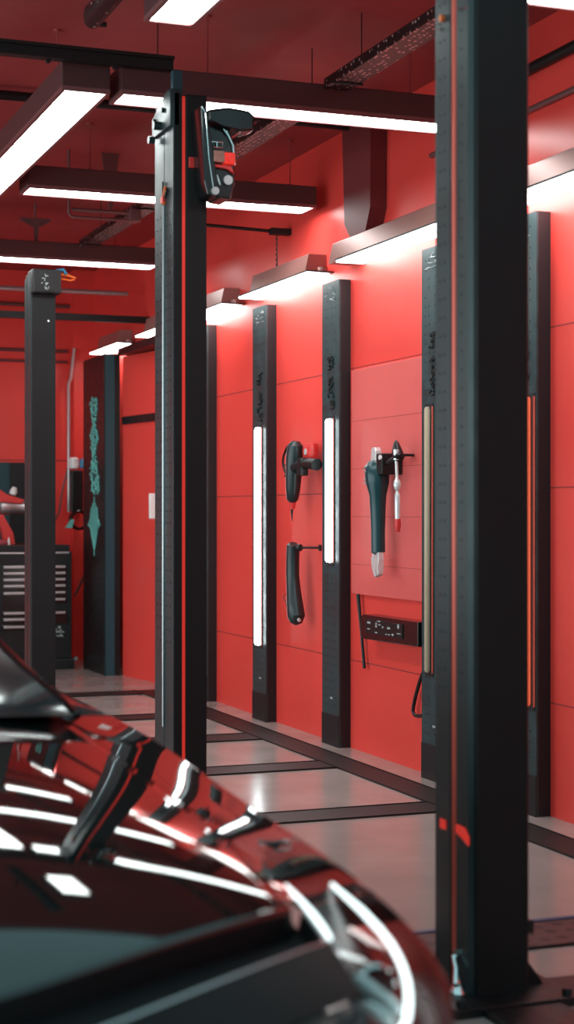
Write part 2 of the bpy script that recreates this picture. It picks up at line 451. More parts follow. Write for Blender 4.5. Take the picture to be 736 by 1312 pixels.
def upright(yf, label, tube=None, tz=(0, 0), tlabel=None, to=.155, r=.029, marks=True):
    x0 = 4.0; yn = yf-.285
    t = thing('wall_upright', label, 'upright', (4.04, yf-.14, 0), 'slim steel uprights along the red wall')
    b = MB(); b.use(PIL)
    b.prism([(x0, yn), (x0, yf), (x0+.012, yf), (x0+.012, yn)], 2, .0, 2.98)
    b.use(PILS).box(x0+.012, WX, yn, yf, .0, 2.98)
    b.use(PILS).box(x0-.004, x0, yn, yf, 0, .20)
    # side-face rim and a folded lip
    b.use(PIL).box(x0-.001, x0+.006, yn-.003, yn+.004, 0.2, 2.98)
    b.use(HOLE)
    rnd = random.Random(int(yf*100))
    for i in range(52):
        z = .26+i*.052
        for dy in (.06, .115, .19, .235):
            if rnd.random() < .82 and not (tube and tz[0]-.02 < z < tz[1]+.02 and dy > .1):
                b.cyl((x0-.0012, yn+dy, z), (x0+.001, yn+dy, z), .005, n=6)
    b.build('column', parent=t)
    if marks:
        b = MB(); scribble(b, 'x', (x0-.002, yn+.13, 2.46), .11, .09, 3, int(yf*7), .010)
        scribble(b, 'x', (x0-.002, yn+.12, 2.26), .10, .22, 6, int(yf*11), .011)
        b.build('black_lettering', HOLE, t)
        b = MB(); scribble(b, 'x', (x0-.001, yn+.14, 2.90), .20, .10, 3, int(yf*13), .0025)
        b.build('scratched_marks', GREYP, t)
    b = MB(); b.box(x0-.006, x0, yn+.10, yn+.135, .30, .312); b.build('small_plate', GREYP, t)
    if tube:
        z0, z1 = tz
        yc = yf-to
        b = MB()
        prof = [(.004, 0), (r*.7, .004), (r, .018), (r, z1-z0-.018), (r*.7, z1-z0-.004), (.004, z1-z0)]
        b.lathe(prof, (x0-.012, yc, z0), (0, 0, 1), 20)
        k = b.build('light_tube', tube, t, smooth=True)
        if tlabel: k['label'] = tlabel
        b = MB(); b.use(PILS).box(x0-.004, x0, yc-.048, yc+.048, z0-.02, z1+.015)
        b.use(REDSTRIP).box(x0-.008, x0-.003, yc-.054, yc-.044, z0, z1)  # red strip drawn in place of the reflection beside the tube
        b.build('tube_backing', parent=t)
    return t
upright(7.38, 'upright right of the nearest lift post, carrying an orange-red tube', TUBER, (.54, 2.07), 'orange-red tube', .225, .012)
upright(8.40, 'upright half hidden behind the left edge of the nearest post, carrying a beige tube', TUBEB, (.60, 2.09), 'unlit beige tube', .10, .019)
upright(9.905, 'upright with short white light tube between the hanging hair-drier shaped tool and the wrench', TUBE, (1.175, 2.10), 'lit white tube')
upright(11.26, 'upright with the longest white light tube, right of the middle lift post', TUBE, (.54, 2.11), 'lit white tube')
upright(12.62, 'upright showing just beside the right edge of the middle lift post', TUBEP, (1.16, 2.08), 'pale pink tube', .19, .013)

# ------------------------------------------------------------------ tool board and things hung on the wall
b = MB(); b.use(REDB).box(4.060, 4.078, 8.40, 9.56, .985, 2.395, bev=.003)
b.use(SEAM)
for i in range(4): b.box(4.0592, 4.064, 8.41, 9.55, 1.17+i*.3, 1.172+i*.3)
tag(b.build('tool_board', org=(WX, 9.07, 1.0)), 'pinkish red sheet board behind the hanging wrench and hammer', 'board')

# impact driver-like tool between the tube uprights
def peg(b, x, y, z, wx=WX): b.cyl((wx, y, z), (x, y, z), .008, n=8); b.cyl((x, y, z), (x-.008, y, z), .014, n=10)
t = thing('power_drill', 'black pistol shaped power tool with wire loop hanging nose down, upper of two', 'tool', (4.0, 10.42, 1.95))
b = MB(); b.tube([(3.955, 10.44, 1.975), (3.955, 10.445, 1.95), (3.955, 10.46, 1.87), (3.955, 10.475, 1.76), (3.955, 10.49, 1.66), (3.955, 10.50, 1.585), (3.955, 10.50, 1.565)],
                 [.025, .050, .060, .056, .050, .040, .022], 16)
b.build('tool_body', TEALB, t, smooth=True)
b = MB(); b.tube([(3.955, 10.44, 1.80), (3.965, 10.33, 1.815), (3.975, 10.22, 1.82), (3.98, 10.12, 1.81)], [.045, .034, .038, .040], 12)
b.box(3.93, 3.99, 10.29, 10.37, 1.74, 1.86, bev=.012); b.build('handle', BLK, t, smooth=True)
b = MB(); pts = []
for i in range(17):
    a = math.radians(60+i*240/16)
    pts.append((3.95, 10.60-.105*math.cos(a)*-.9+.0, 1.83+.135*math.sin(a+.15)))
b.tube([(3.95, 10.50, 1.96)]+[(3.95, 10.56+.11*math.sin(math.radians(i*12)), 1.96-.0125*i*1.25) for i in range(1, 15)]+[(3.95, 10.53, 1.70)], .008, 6)
b.tube([(3.95, 10.60, 1.92), (3.95, 10.58, 1.84), (3.95, 10.52, 1.86)], .005, 6); b.tube([(3.95, 10.66, 1.83), (3.95, 10.58, 1.80), (3.95, 10.63, 1.74)], .005, 6)
b.build('wire_loop', BLK, t, smooth=True)
b = MB(); b.use(REDP).cyl((3.955, 10.50, 1.565), (3.955, 10.505, 1.52), .024, .018, n=12); b.use(BLK).cyl((3.955, 10.52, 1.57), (3.955, 10.51, 1.44), .012, .003, n=10)
b.cyl((3.955, 10.49, 1.57), (3.955, 10.505, 1.49), .008, .004, n=8)
b.build('drill_bit', parent=t)
b = MB(); b.use(REDP).box(3.98, 4.05, 10.25, 10.40, 1.85, 1.96, bev=.03); b.use(TSTEEL).cyl((3.975, 10.32, 1.90), (4.0, 10.32, 1.90), .022, n=12)
b.use(BLK); peg(b, 3.99, 10.38, 1.93)
b.build('battery_clip', parent=t)
t.location.y += -0.17

t = thing('air_hammer', 'curved black handle tool hanging under the pistol shaped tool, with thin wire', 'tool', (4.0, 10.48, 1.28))
b = MB(); b.tube([(3.955, 10.45, 1.285), (3.955, 10.455, 1.275), (3.955, 10.465, 1.2), (3.955, 10.468, 1.08), (3.955, 10.45, .98), (3.955, 10.425, .88), (3.955, 10.40, .80), (3.955, 10.405, .76), (3.955, 10.41, .745)],
                 [.030, .045, .045, .045, .048, .056, .060, .042, .015], 16)
b.build('handle', TEALB, t, smooth=True)
b = MB(); b.cyl((WX, 10.27, 1.262), (3.965, 10.34, 1.262), .007, n=8); b.cyl((3.965, 10.34, 1.262), (3.95, 10.36, 1.262), .024, n=12); b.box(3.95, 3.98, 10.34, 10.44, 1.25, 1.275)
b.cyl((WX, 10.27, 1.262), (WX-.01, 10.27, 1.262), .022, n=12)
b.build('hook', BLK, t)
b = MB(); b.tube([(3.95, 10.43, .79), (3.95, 10.50, .84), (3.95, 10.56, .87)], [.02, .014, .008], 8)
b.tube([(3.95, 10.56, .87), (3.96, 10.66, .915), (4.0, 10.75, .92), (4.03, 10.80, .93)], .003, 6); b.build('wire', BLK, t, smooth=True)
b = MB(); b.cyl((3.90, 10.40, .83), (3.925, 10.40, .83), .010, n=10); b.cyl((3.955, 10.36, .785), (3.955, 10.34, .775), .012, n=8); b.build('screw', TSTEEL, t)
t.location.y += -0.14

t = thing('adjustable_wrench', 'teal handled chrome wrench hanging on the board, left of the hammer', 'tool', (4.0, 9.13, 1.85))
X = 3.955
b = MB(); b.tube([(X, 9.13, 1.81), (X, 9.13, 1.80), (X, 9.13, 1.77), (X, 9.12, 1.72), (X, 9.115, 1.67), (X, 9.11, 1.60), (X, 9.11, 1.50), (X, 9.108, 1.38), (X, 9.105, 1.26), (X, 9.10, 1.25)],
                 [.02, .050, .068, .074, .070, .052, .046, .042, .042, .02], 18)
b.build('grip', TEALT, t, smooth=True)
b = MB(); scribble(b, 'x', (X-.068, 9.145, 1.72), .06, .12, 5, 5, .003); b.build('grip_pattern', GREYP, t)
b = MB(); b.prism([(9.10, 1.80), (9.175, 1.80), (9.165, 1.87), (9.15, 1.885), (9.115, 1.885), (9.10, 1.86)], 0, X-.02, X+.02, bev=.006); b.build('top_cap', TSTEEL, t)
b = MB(); b.prism([(9.07, 1.27), (9.13, 1.275), (9.175, 1.22), (9.165, 1.17), (9.13, 1.13), (9.12, 1.11), (9.105, 1.12), (9.115, 1.16), (9.10, 1.17), (9.085, 1.12), (9.07, 1.13), (9.065, 1.18), (9.06, 1.22)], 0, X-.018, X+.018, bev=.006)
b.build('jaw', TSTEEL, t)
b = MB(); b.cyl((X-.04, 9.0, 1.82), (X-.02, 9.0, 1.82), .014, n=12); b.build('button', WHITEP, t)
b = MB(); b.box(X-.03, 4.059, 8.985, 9.07, 1.72, 1.845, bev=.008); b.build('holder', BLK, t)
t.location.y += -0.20

t = thing('ball_hammer', 'slim chrome hammer with black head and red tip hanging at the right of the board', 'tool', (4.0, 8.82, 1.85))
b = MB(); b.tube([(X, 8.855, 1.915), (X, 8.85, 1.90), (X, 8.835, 1.85), (X, 8.815, 1.81), (X, 8.80, 1.80)], [.004, .016, .032, .036, .02], 12)
b.tube([(X, 8.84, 1.815), (X, 8.90, 1.80), (X, 8.965, 1.787)], [.02, .018, .016], 10); b.build('head', BLK, t, smooth=True)
b = MB(); b.cyl((X-.015, 8.815, 1.86), (X-.015, 8.815, 1.80), .018, n=12)
b.tube([(X-.015, 8.815, 1.80), (X-.015, 8.808, 1.73), (X-.015, 8.805, 1.69), (X-.015, 8.803, 1.675), (X-.015, 8.802, 1.655), (X-.015, 8.80, 1.635), (X-.015, 8.80, 1.62), (X-.015, 8.80, 1.60), (X-.015, 8.798, 1.52), (X-.015, 8.797, 1.46)],
       [.009, .009, .010, .020, .023, .018, .008, .016, .017, .015], 12); b.build('shaft', TSTEEL, t, smooth=True)
b = MB(); b.tube([(X-.015, 8.797, 1.46), (X-.015, 8.796, 1.42), (X-.015, 8.795, 1.385)], [.018, .020, .012], 12); b.build('tip', REDP, t, smooth=True)
b = MB(); peg(b, X+.01, 8.83, 1.83, 4.059); b.build('hook', BLK, t)
t.location.y += -0.20

# thin rod, black radio box and cable loop below the board
b = MB(); b.tube([(4.05, 9.43, .985), (4.052, 9.38, .75), (4.052, 9.335, .53)], [.013, .010, .011], 8)
tag(b.build('hanging_rod', BLK, org=(4.05, 9.4, .98), smooth=True), 'thin black rod hanging at a slant below the tool board', 'rod')
t = thing('control_box', 'flat black box with pale printed panel mounted on the wall below the tool board', 'box', (WX, 8.95, .78))
b = MB(); b.prism([(8.42, .735), (9.22, .725), (9.245, .76), (9.24, .86), (9.20, .875), (8.42, .875)], 0, 3.985, WX, bev=.006); b.build('casing', BLKG, t)
b = MB(); b.box(3.978, 3.986, 8.62, 9.15, .765, .85, bev=.002); b.build('front_panel', BLK, t)
b = MB(); b.use(GREYP)
rnd = random.Random(3)
for row, z in enumerate((.845, .825, .81, .79, .775)):
    y = 9.12
    while y > 8.68:
        l_ = rnd.uniform(.012, .05) if row != 3 else rnd.uniform(.03, .07)
        if rnd.random() < .5: b.box(3.9765, 3.978, max(y-l_, 8.64), y, z, z+(.006 if rnd.random() < .7 else .012))
        y -= l_+rnd.uniform(.006, .04)
b.cyl((3.9765, 8.67, .835), (3.978, 8.67, .835), .014, n=16)
b.build('printed_lettering', parent=t)
b = MB(); b.tube([(4.05, 8.47, .60), (4.05, 8.53, .53), (4.05, 8.58, .45), (4.05, 8.615, .38), (4.05, 8.625, .345), (4.05, 8.60, .325), (4.05, 8.55, .325), (4.05, 8.49, .335)], .011, 8)
tag(b.build('cable_loop', BLK, org=(4.05, 8.5, .6), smooth=True), 'black cable loop low on the wall beside the nearest lift post', 'cable')

# ------------------------------------------------------------------ far corner
t = thing('tall_cabinet', 'tall black wall cabinet with vertical turquoise lettering and emblem', 'cabinet', (3.9, 15.0, 0))
b = MB(); b.box(3.75, 3.90, 14.62, 15.42, 0, 2.95, bev=.004); b.build('body', BLK, t)
b = MB(); b.box(3.76, 3.845, 14.60, 14.62, .0, 2.93); b.build('side_panel', TEALD, t)
b = MB(); b.use(CYAN)
rnd = random.Random(12)
for i in range(34):                                   # long vertical brush lettering
    z = 2.56-.026*i
    wv = .12+.05*math.sin(i*.55)+(.04 if i > 26 else 0)
    for s_ in (-1, 1):
        y0 = 14.98+s_*wv*rnd.uniform(.5, 1.0); y1 = 14.98+s_*wv*rnd.uniform(-.2, .8)
        b.tube([(3.747, y0, z), (3.745, (y0+y1)/2+rnd.uniform(-.02, .02), z+rnd.uniform(-.03, .03)), (3.747, y1, z-rnd.uniform(.0, .05))], .011, 5)
for i in range(9): b.tube([(3.747, 14.80+rnd.uniform(-.02, .03), 1.84-.02*i), (3.747, 14.86+rnd.uniform(-.02, .02), 1.83-.02*i)], .010, 5)
b.build('lettering', parent=t)
b = MB(); b.use(CYAN)
for i in range(7):                                    # flame / leaf emblem
    u = (i-3)/3; hgt = .20*(1-abs(u)**1.6)+.06+.03*(i % 2)
    b.tube([(3.747, 14.98+.16*u, 1.38+hgt*.9), (3.745, 14.98+.22*u, 1.38), (3.747, 14.98+.07*u, 1.38-hgt)], [.004, .008, .004], 5)
b.build('emblem', parent=t)

# tool chest
t = thing('tool_chest', 'black two column tool chest with silver drawer pulls in the far corner', 'tool chest', (3.27, 15.6, 0))
cx0, cx1, cy0 = 2.90, 3.63, 15.38
b = MB(); b.box(cx0, cx1, cy0, 15.95, .10, 1.12, bev=.008); b.box(cx0-.02, cx1+.02, cy0-.02, 15.96, .0, .10, bev=.01)
b.build('body', BLK, t)
b = MB(); b.box(cx0-.01, cx1-.03, cy0-.012, 15.95, 1.105, 1.12); b.build('worktop_edge', STEELG, t)
b = MB(); b.box(cx0, cx1-.01, cy0+.05, 15.95, 1.12, 1.185, bev=.006); b.build('top_tray', BLK, t)
def drawer(x0, x1, z, h):
    b = MB(); b.box(x0, x1, cy0-.014, cy0+.01, z-h/2, z+h/2, bev=.003); d = b.build('drawer', BLKG, t)
    b = MB(); b.box(x0+.02, x1-.02, cy0-.034, cy0-.014, z+h/2-.028, z+h/2-.006, bev=.003); b.build('drawer_pull', STEELG, d)
zl = [.97, .91, .85, .79]
for z in zl: drawer(2.95, 3.26, z, .054)
drawer(2.95, 3.26, .66, .18)
for z in (.535, .475, .405): drawer(2.95, 3.26, z, .052)
for z in (.97, .91, .85, .79, .725, .66): drawer(3.30, 3.58, z, .054)
drawer(3.30, 3.58, .50, .12)
b = MB(); scribble(b, 'y', (3.50, cy0-.018, .36), .10, .10, 5, 9, .005); b.build('printed_label', GREYP, t)
b = MB(); b.cyl((3.66, cy0-.03, .10), (3.66, cy0+.03, .10), .02, n=12); b.build('corner_bumper', CHROME, t)

# grinder on the chest
t = thing('bench_grinder', 'red and silver bench grinder standing on the tool chest behind the far post', 'grinder', (3.2, 15.7, 1.186))
b = MB(); b.prism([(3.03, 1.186), (3.14, 1.186), (3.12, 1.30), (3.02, 1.48), (2.97, 1.46), (3.02, 1.28)], 1, 15.65, 15.75, bev=.006); b.build('stand', REDP, t)
b = MB(); b.lathe([(.05, 0), (.075, .02), (.08, .10), (.065, .14), (.065, .30), (.08, .34), (.075, .42), (.05, .44)], (2.98, 15.70, 1.55), (1, 0, 0), 24); b.build('motor', STEELG, t, smooth=True)
for x in (2.93, 3.46):
    b = MB(); b.lathe([(.02, -.01), (.085, 0), (.09, .02), (.085, .04), (.02, .05)], (x, 15.70, 1.55), (1, 0, 0), 24); b.build('wheel', PIPEL, t, smooth=True)
b = MB(); b.prism([(2.96, 1.60), (3.20, 1.58), (3.22, 1.62), (3.06, 1.66), (2.98, 1.72)], 1, 15.62, 15.68, bev=.005); b.build('guard', REDP, t)
b = MB(); b.lathe([(.01, 0), (.032, .01), (.036, .04), (.02, .08)], (3.10, 15.60, 1.66), (.3, 0, 1), 14); b.build('knob', WHITEP, t, smooth=True)
b = MB(); b.lathe([(.01, 0), (.09, .005), (.10, .025), (.08, .045), (.01, .05)], (2.955, 15.52, 1.186), (0, 0, 1), 20)
tag(b.build('shop_cloth', PINKC, org=(2.955, 15.52, 1.186), smooth=True), 'folded pink cloth lying on the left end of the tool chest', 'cloth')
b = MB(); b.cyl((3.04, 15.47, 1.186), (3.04, 15.47, 1.24), .012, n=10); b.cyl((3.04, 15.47, 1.24), (3.04, 15.47, 1.26), .006, n=8)
tag(b.build('glue_tube', WHITEP, org=(3.04, 15.47, 1.186)), 'tiny white tube standing beside the pink cloth', 'tube')

# board on back wall
b = MB(); b.use(TEALD).box(1.2, 3.24, BY-.05, BY, 1.20, 2.0, bev=.004); b.use(BLK).box(3.24, 3.42, BY-.06, BY, 1.18, 2.0, bev=.004)
tag(b.build('wall_board', org=(2.3, BY, 1.2)), 'dark teal board with black edge on the back wall behind the grinder', 'board')

# soap dispenser / hose unit
t = thing('hose_reel', 'black wall unit with white bottle on top and coiled hose below in far corner', 'dispenser', (3.86, 16.2, 1.3))
b = MB(); b.box(3.80, 3.92, 16.12, 16.28, 1.50, 1.92, bev=.015); b.build('body', BLK, t)
b = MB(); b.lathe([(.03, 0), (.05, .01), (.055, .05), (.052, .10), (.03, .12)], (3.83, 16.15, 1.93), (0, 0, 1), 16); b.build('bottle', WHITEP, t, smooth=True)
b = MB(); b.lathe([(.02, 0), (.032, .01), (.032, .08), (.02, .10)], (3.915, 16.12, 1.935), (0, 0, 1), 14); b.build('blue_cap', BLUEP, t, smooth=True)
b = MB()
for k in range(3):
    b.tube([(3.87+.09*math.cos(a*PI/8), 16.12-.03*k, 1.42+.09*math.sin(a*PI/8)) for a in range(17)], .014, 8)
b.build('coiled_hose', BLKG, t, smooth=True)
b = MB(); b.prism([(3.72, 1.34), (3.79, 1.34), (3.81, 1.42), (3.78, 1.43)], 1, 16.04, 16.08, bev=.004); b.build('nozzle', CYAN, t)
pipe([(3.80, 16.24, 1.98), (3.74, 16.24, 1.75), (3.70, 16.24, 1.5), (3.62, 16.2, 1.35)], .010, PIPE, 'thin dark hose hanging beside the dispenser in the far corner', 'air_hose', 'hose')
pipe([(4.075, 16.0, 1.06), (3.97, 16.0, 1.0), (3.93, 16.0, .92), (3.86, 16.0, .78), (3.80, 16.0, .66)], .014, PIPE, 'short hose end against the red wall right of the tool chest', 'air_hose', 'hose')

# ------------------------------------------------------------------ lift posts
def holes(b, X, y, z0, z1, step, r=.004, jit=0):
    z = z0
    while z < z1:
        b.cyl((X-.0015, y, z), (X+.002, y, z), r, n=8); z += step
# nearest post
t = thing('lift_post', 'nearest lift post, the tall wide black one right of centre', 'lift post', (2.39, 4.57, 0), 'black lift posts in a row')
x0, x1, y0, y1 = 2.285, 2.487, 4.45, 4.70; TOP = 3.93
b = MB(); b.use(POSTD).prism([(x0+.022, y0), (x1-.01, y0), (x1, y0+.01), (x1, y1), (x0+.03, y1), (x0+.03, y0+.03), (x0+.012, y0+.012)], 2, .03, TOP)
b.build('rear_channel', parent=t)
b = MB(); b.use(POST).box(x0, x0+.03, 4.592, y1, .03, TOP, bev=.003)
b.use(HOLE)
for dy in (4.632, 4.664): holes(b, x0, dy, .95, 3.5, .058, .0035)
b.build('flange', parent=t)
b = MB(); b.use(POST).prism([(x0, y0+.022), (x0, 4.550), (x0+.03, 4.550), (x0+.03, y0+.03), (x0+.012, y0+.006)], 2, .03, TOP)
b.use(HOLE); holes(b, x0, 4.515, .95, 3.5, .058, .0035)
b.build('flange', parent=t)
b = MB(); b.cyl((x0+.008, 4.571, .03), (x0+.008, 4.571, TOP), .012, n=12); b.build('lifting_rod', REDSTRIP, t, smooth=True)
b = MB(); b.box(x0-.004, x0, 4.62, 4.66, .505, .535, bev=.001); b.build('red_marker', REDG, t)
b = MB(); b.prism([(4.50, .50), (4.462, .485), (4.462, .512), (4.49, .535), (4.545, .537), (4.545, .512)], 0, x0-.006, x0, bev=.001); b.build('red_marker', REDG, t)
b = MB(); b.cyl((x0-.012, 4.64, 3.05), (x0, 4.64, 3.05), .011, n=12); b.cyl((x0-.012, 4.50, 3.085), (x0, 4.50, 3.085), .014, n=12); b.build('warning_button', ORNG, t)
b = MB(); b.cyl((x0-.006, 4.655, 3.02), (x0, 4.655, 3.02), .005, n=8); b.cyl((x0-.006, 4.53, 3.05), (x0, 4.53, 3.05), .005, n=8)
b.tube([(x0-.003, 4.53, 3.05), (x0-.003, 4.47, 3.035)], .002, 5)
for z in (.09, .14): b.cyl((x0-.010, 4.54, z), (x0, 4.54, z), .012, n=10)
b.build('screw', CHROME, t)
b = MB(); b.tube([(x0-.012, 4.545, .13), (x0-.02, 4.51, .10), (x0-.03, 4.49, .06)], [.008, .010, .014], 8); b.lathe([(.03, 0), (.016, .025), (.006, .03)], (x0-.02, 4.50, .032), (0, 0, 1), 14)
b.build('grease_fitting', CHROME, t, smooth=True)
b = MB(); b.box(2.18, 2.60, 4.34, 4.78, 0, .03, bev=.004)
for (x, y) in ((2.21, 4.37), (2.57, 4.37), (2.57, 4.75), (2.21, 4.75)): b.cyl((x, y, .03), (x, y, .05), .016, n=6)
b.build('base_plate', BLK, t)
b = MB(); b.prism([(x1, .03), (x1+.075, .03), (x1, .13)], 1, 4.50, 4.515); b.build('gusset', BLK, t)
b = MB(); b.box(x1, x1+.02, 4.46, 4.49, .20, .24, bev=.003); b.build('stop_block', BLK, t)
b = MB(); b.box(2.27, 2.53, 3.0, 4.34, 0, .02, bev=.004)
b.box(2.52, 4.0, 4.36, 4.60, 0, .012)
tag(b.build('floor_plate', BLK, org=(2.4, 3.7, 0)), 'dark flat steel cover plate on the floor at the foot of the nearest post', 'plate')

# middle post
t = thing('lift_post', 'middle lift post with red slot and black drive unit near its top', 'lift post', (2.25, 7.35, 0), 'black lift posts in a row')
x0, x1, y0, y1 = 2.173, 2.334, 7.2, 7.506; TOP = 3.42
b = MB(); b.use(POSTD).box(x0+.006, 2.214, y0, y1, .03, TOP); b.box(2.232, x1, y0, y1, .03, TOP, bev=.006); b.box(2.21, 2.235, y0+.03, y1, .03, TOP)
b.use(POST).box(x0, x0+.010, y0+.004, 7.345, .03, TOP-.02, bev=.002); b.box(x0, x0+.010, 7.352, y1, .03, TOP-.06, bev=.002)
b.use(HOLE)
for yy in (7.25, 7.31, 7.40, 7.46): holes(b, x0, yy, .9, 2.9, .055, .0045)
b.build('column', parent=t)
b = MB(); b.box(2.2145, 2.2315, y0+.008, y0+.028, .03, TOP-.01); b.build('slot_strip', REDG, t)
b = MB(); b.cyl((x0-.004, 7.348, .5), (x0-.004, 7.348, 2.93), .006, n=8); b.build('lifting_cable', STEELG, t)
b = MB(); b.prism([(7.20, 3.44), (7.27, 3.44), (7.50, 3.36), (7.50, 3.27), (7.20, 3.27)], 0, x0-.016, x0+.03, bev=.004)
b.cyl((x0-.05, 7.36, 3.30), (x0-.016, 7.36, 3.30), .020, n=12); b.cyl((x0-.045, 7.46, 3.255), (x0-.016, 7.46, 3.255), .018, n=12)
b.cyl((x0-.03, 7.30, 3.36), (x0-.016, 7.30, 3.36), .012, n=10); b.cyl((x0-.03, 7.44, 3.34), (x0-.016, 7.44, 3.34), .010, n=10)
b.build('pulley_bracket', POST, t, smooth=True)
b = MB(); b.box(2.178, 2.222, y0+.02, y0+.06, TOP, 3.53); b.build('top_stub', TEALD, t)
b = MB(); b.use(ORNG).tube([(x0-.006, 7.31, 3.01), (x0-.006, 7.345, 2.96), (x0-.006, 7.33, 2.93)], .007, 6); b.use(REDP).box(x0-.012, x0, 7.33, 7.37, 2.94, 2.97); b.use(BLK).tube([(x0-.006, 7.35, 2.92), (x0-.006, 7.35, 3.04)], .004, 6); b.tube([(x0-.006, 7.28, 2.99), (x0-.006, 7.32, 2.96)], .006, 6)
b.build('cable_clamp', parent=t)
b = MB(); b.box(2.02, 2.48, 7.08, 7.62, .011, .035, bev=.004); b.build('base_plate', BLK, t)
# drive unit (child part with its own pieces)
DX = -.045
b = MB()
b.prism([(2.300, 3.335), (2.330, 3.325), (2.390, 2.955), (2.375, 2.925), (2.335, 2.935), (2.318, 3.00)], 1, 7.05, 7.20, bev=.006)
b.prism([(2.33, 3.29), (2.345, 3.27), (2.44, 3.255), (2.47, 3.19), (2.475, 3.0), (2.455, 2.925), (2.40, 2.93), (2.37, 2.96)], 1, 7.08, 7.24, bev=.008)
bmesh.ops.translate(b.bm, verts=b.bm.verts, vec=(DX, 0, 0)); u = b.build('drive_unit', BLKG, t)
b = MB(); b.prism([(2.33, 3.315), (2.43, 3.335), (2.53, 3.325), (2.555, 3.30), (2.55, 3.235), (2.48, 3.225), (2.40, 3.26), (2.33, 3.26)], 1, 7.03, 7.15, bev=.012); bmesh.ops.translate(b.bm, verts=b.bm.verts, vec=(DX, 0, 0)); b.build('motor_cover', BLKG, u)
b = MB(); b.box(2.362, 2.412, 7.042, 7.082, 3.085, 3.135, bev=.003); bmesh.ops.translate(b.bm, verts=b.bm.verts, vec=(DX, 0, 0)); b.build('type_plate', TAN, u)
b = MB(); b.box(2.412, 2.465, 7.045, 7.082, 3.080, 3.132, bev=.005); b.cyl((2.44, 7.045, 3.106), (2.44, 7.035, 3.106), .016, n=14); bmesh.ops.translate(b.bm, verts=b.bm.verts, vec=(DX, 0, 0)); b.build('red_switch', REDG, u)
b = MB(); b.prism([(2.35, 3.078), (2.45, 3.073), (2.465, 3.04), (2.43, 3.06), (2.35, 3.066)], 1, 7.06, 7.082); bmesh.ops.translate(b.bm, verts=b.bm.verts, vec=(DX, 0, 0)); b.build('red_trim', REDP, u)
b = MB(); b.tube([(2.357, 7.072, 3.165), (2.362, 7.072, 3.18), (2.412, 7.072, 3.18), (2.412, 7.072, 3.155), (2.37, 7.072, 3.155)], .0035, 6); b.tube([(2.385, 7.072, 3.155), (2.385, 7.072, 3.18)], .0035, 6)
b.tube([(2.415, 7.065, 3.24), (2.435, 7.065, 3.215)], .004, 6); b.tube([(2.305, 7.046, 3.33), (2.322, 7.046, 3.30), (2.338, 7.046, 3.10), (2.36, 7.046, 2.96)], .0035, 6)
b.tube([(2.43, 7.07, 3.235), (2.462, 7.07, 3.17), (2.47, 7.07, 3.08)], .005, 6); bmesh.ops.translate(b.bm, verts=b.bm.verts, vec=(DX, 0, 0)); b.build('metal_clip', CHROME, u)
b = MB(); b.cyl((2.365, 7.06, 2.95), (2.365, 7.03, 2.95), .018, n=14); b.cyl((2.437, 7.082, 3.01), (2.437, 7.065, 3.01), .022, n=16); b.tube([(2.385, 7.075, 3.03), (2.40, 7.07, 2.985)], .006, 6); bmesh.ops.translate(b.bm, verts=b.bm.verts, vec=(DX, 0, 0)); b.build('knob', STEELG, u)
b = MB(); b.box(2.245, 2.275, 7.19, 7.202, 3.08, 3.13, bev=.003); b.build('red_lock_block', REDP, t)

# far post
t = thing('lift_post', 'farthest and smallest lift post at the left, before the tool chest', 'lift post', (2.4, 11.1, 0), 'black lift posts in a row')
x0, x1, y0, y1 = 2.312, 2.483, 11.0, 11.21; TOP = 3.13
b = MB(); b.use(POSTD).box(x0+.008, x1, y0, y1, .03, TOP, bev=.004)
b.use(POST).box(x0, x0+.012, y0+.004, y1-.10, .03, TOP-.03, bev=.002); b.box(x0, x0+.012, y1-.088, y1, .03, TOP-.03, bev=.002); b.build('column', parent=t)
b = MB(); b.box(x0+.002, x0+.20, y0-.05, y0+.12, 2.98, 3.145, bev=.012); hd = b.build('head_cover', BLK, t)
b = MB(); scribble(b, 'y', (x0+.09, y0-.052, 3.06), .05, .11, 4, 21, .0035); b.build('printed_marks', GREYP, hd)
b = MB(); b.tube([(x0+.17, y0-.02, 3.14), (x0+.22, y0-.02, 3.15), (x0+.24, y0-.02, 3.12)], .012, 8); b.build('blue_hose_end', BLUEP, t, smooth=True)
b = MB(); b.tube([(x0+.21, y0, 3.12), (x0+.25, y0-.01, 3.115), (x0+.31, y0, 3.10)], [.014, .010, .006], 8); b.tube([(x0+.21, y0, 3.09), (x0+.27, y0-.01, 3.08), (x0+.30, y0, 3.09)], .007, 6); b.build('orange_wire', ORNG, t, smooth=True)
b = MB(); b.cyl((x0+.12, y0-.004, 2.80), (x0+.12, y0, 2.80), .008, n=8); b.build('screw', CHROME, t)
b = MB(); b.box(2.2, 2.6, 10.85, 11.35, 0, .03, bev=.004); b.build('base_plate', BLK, t)

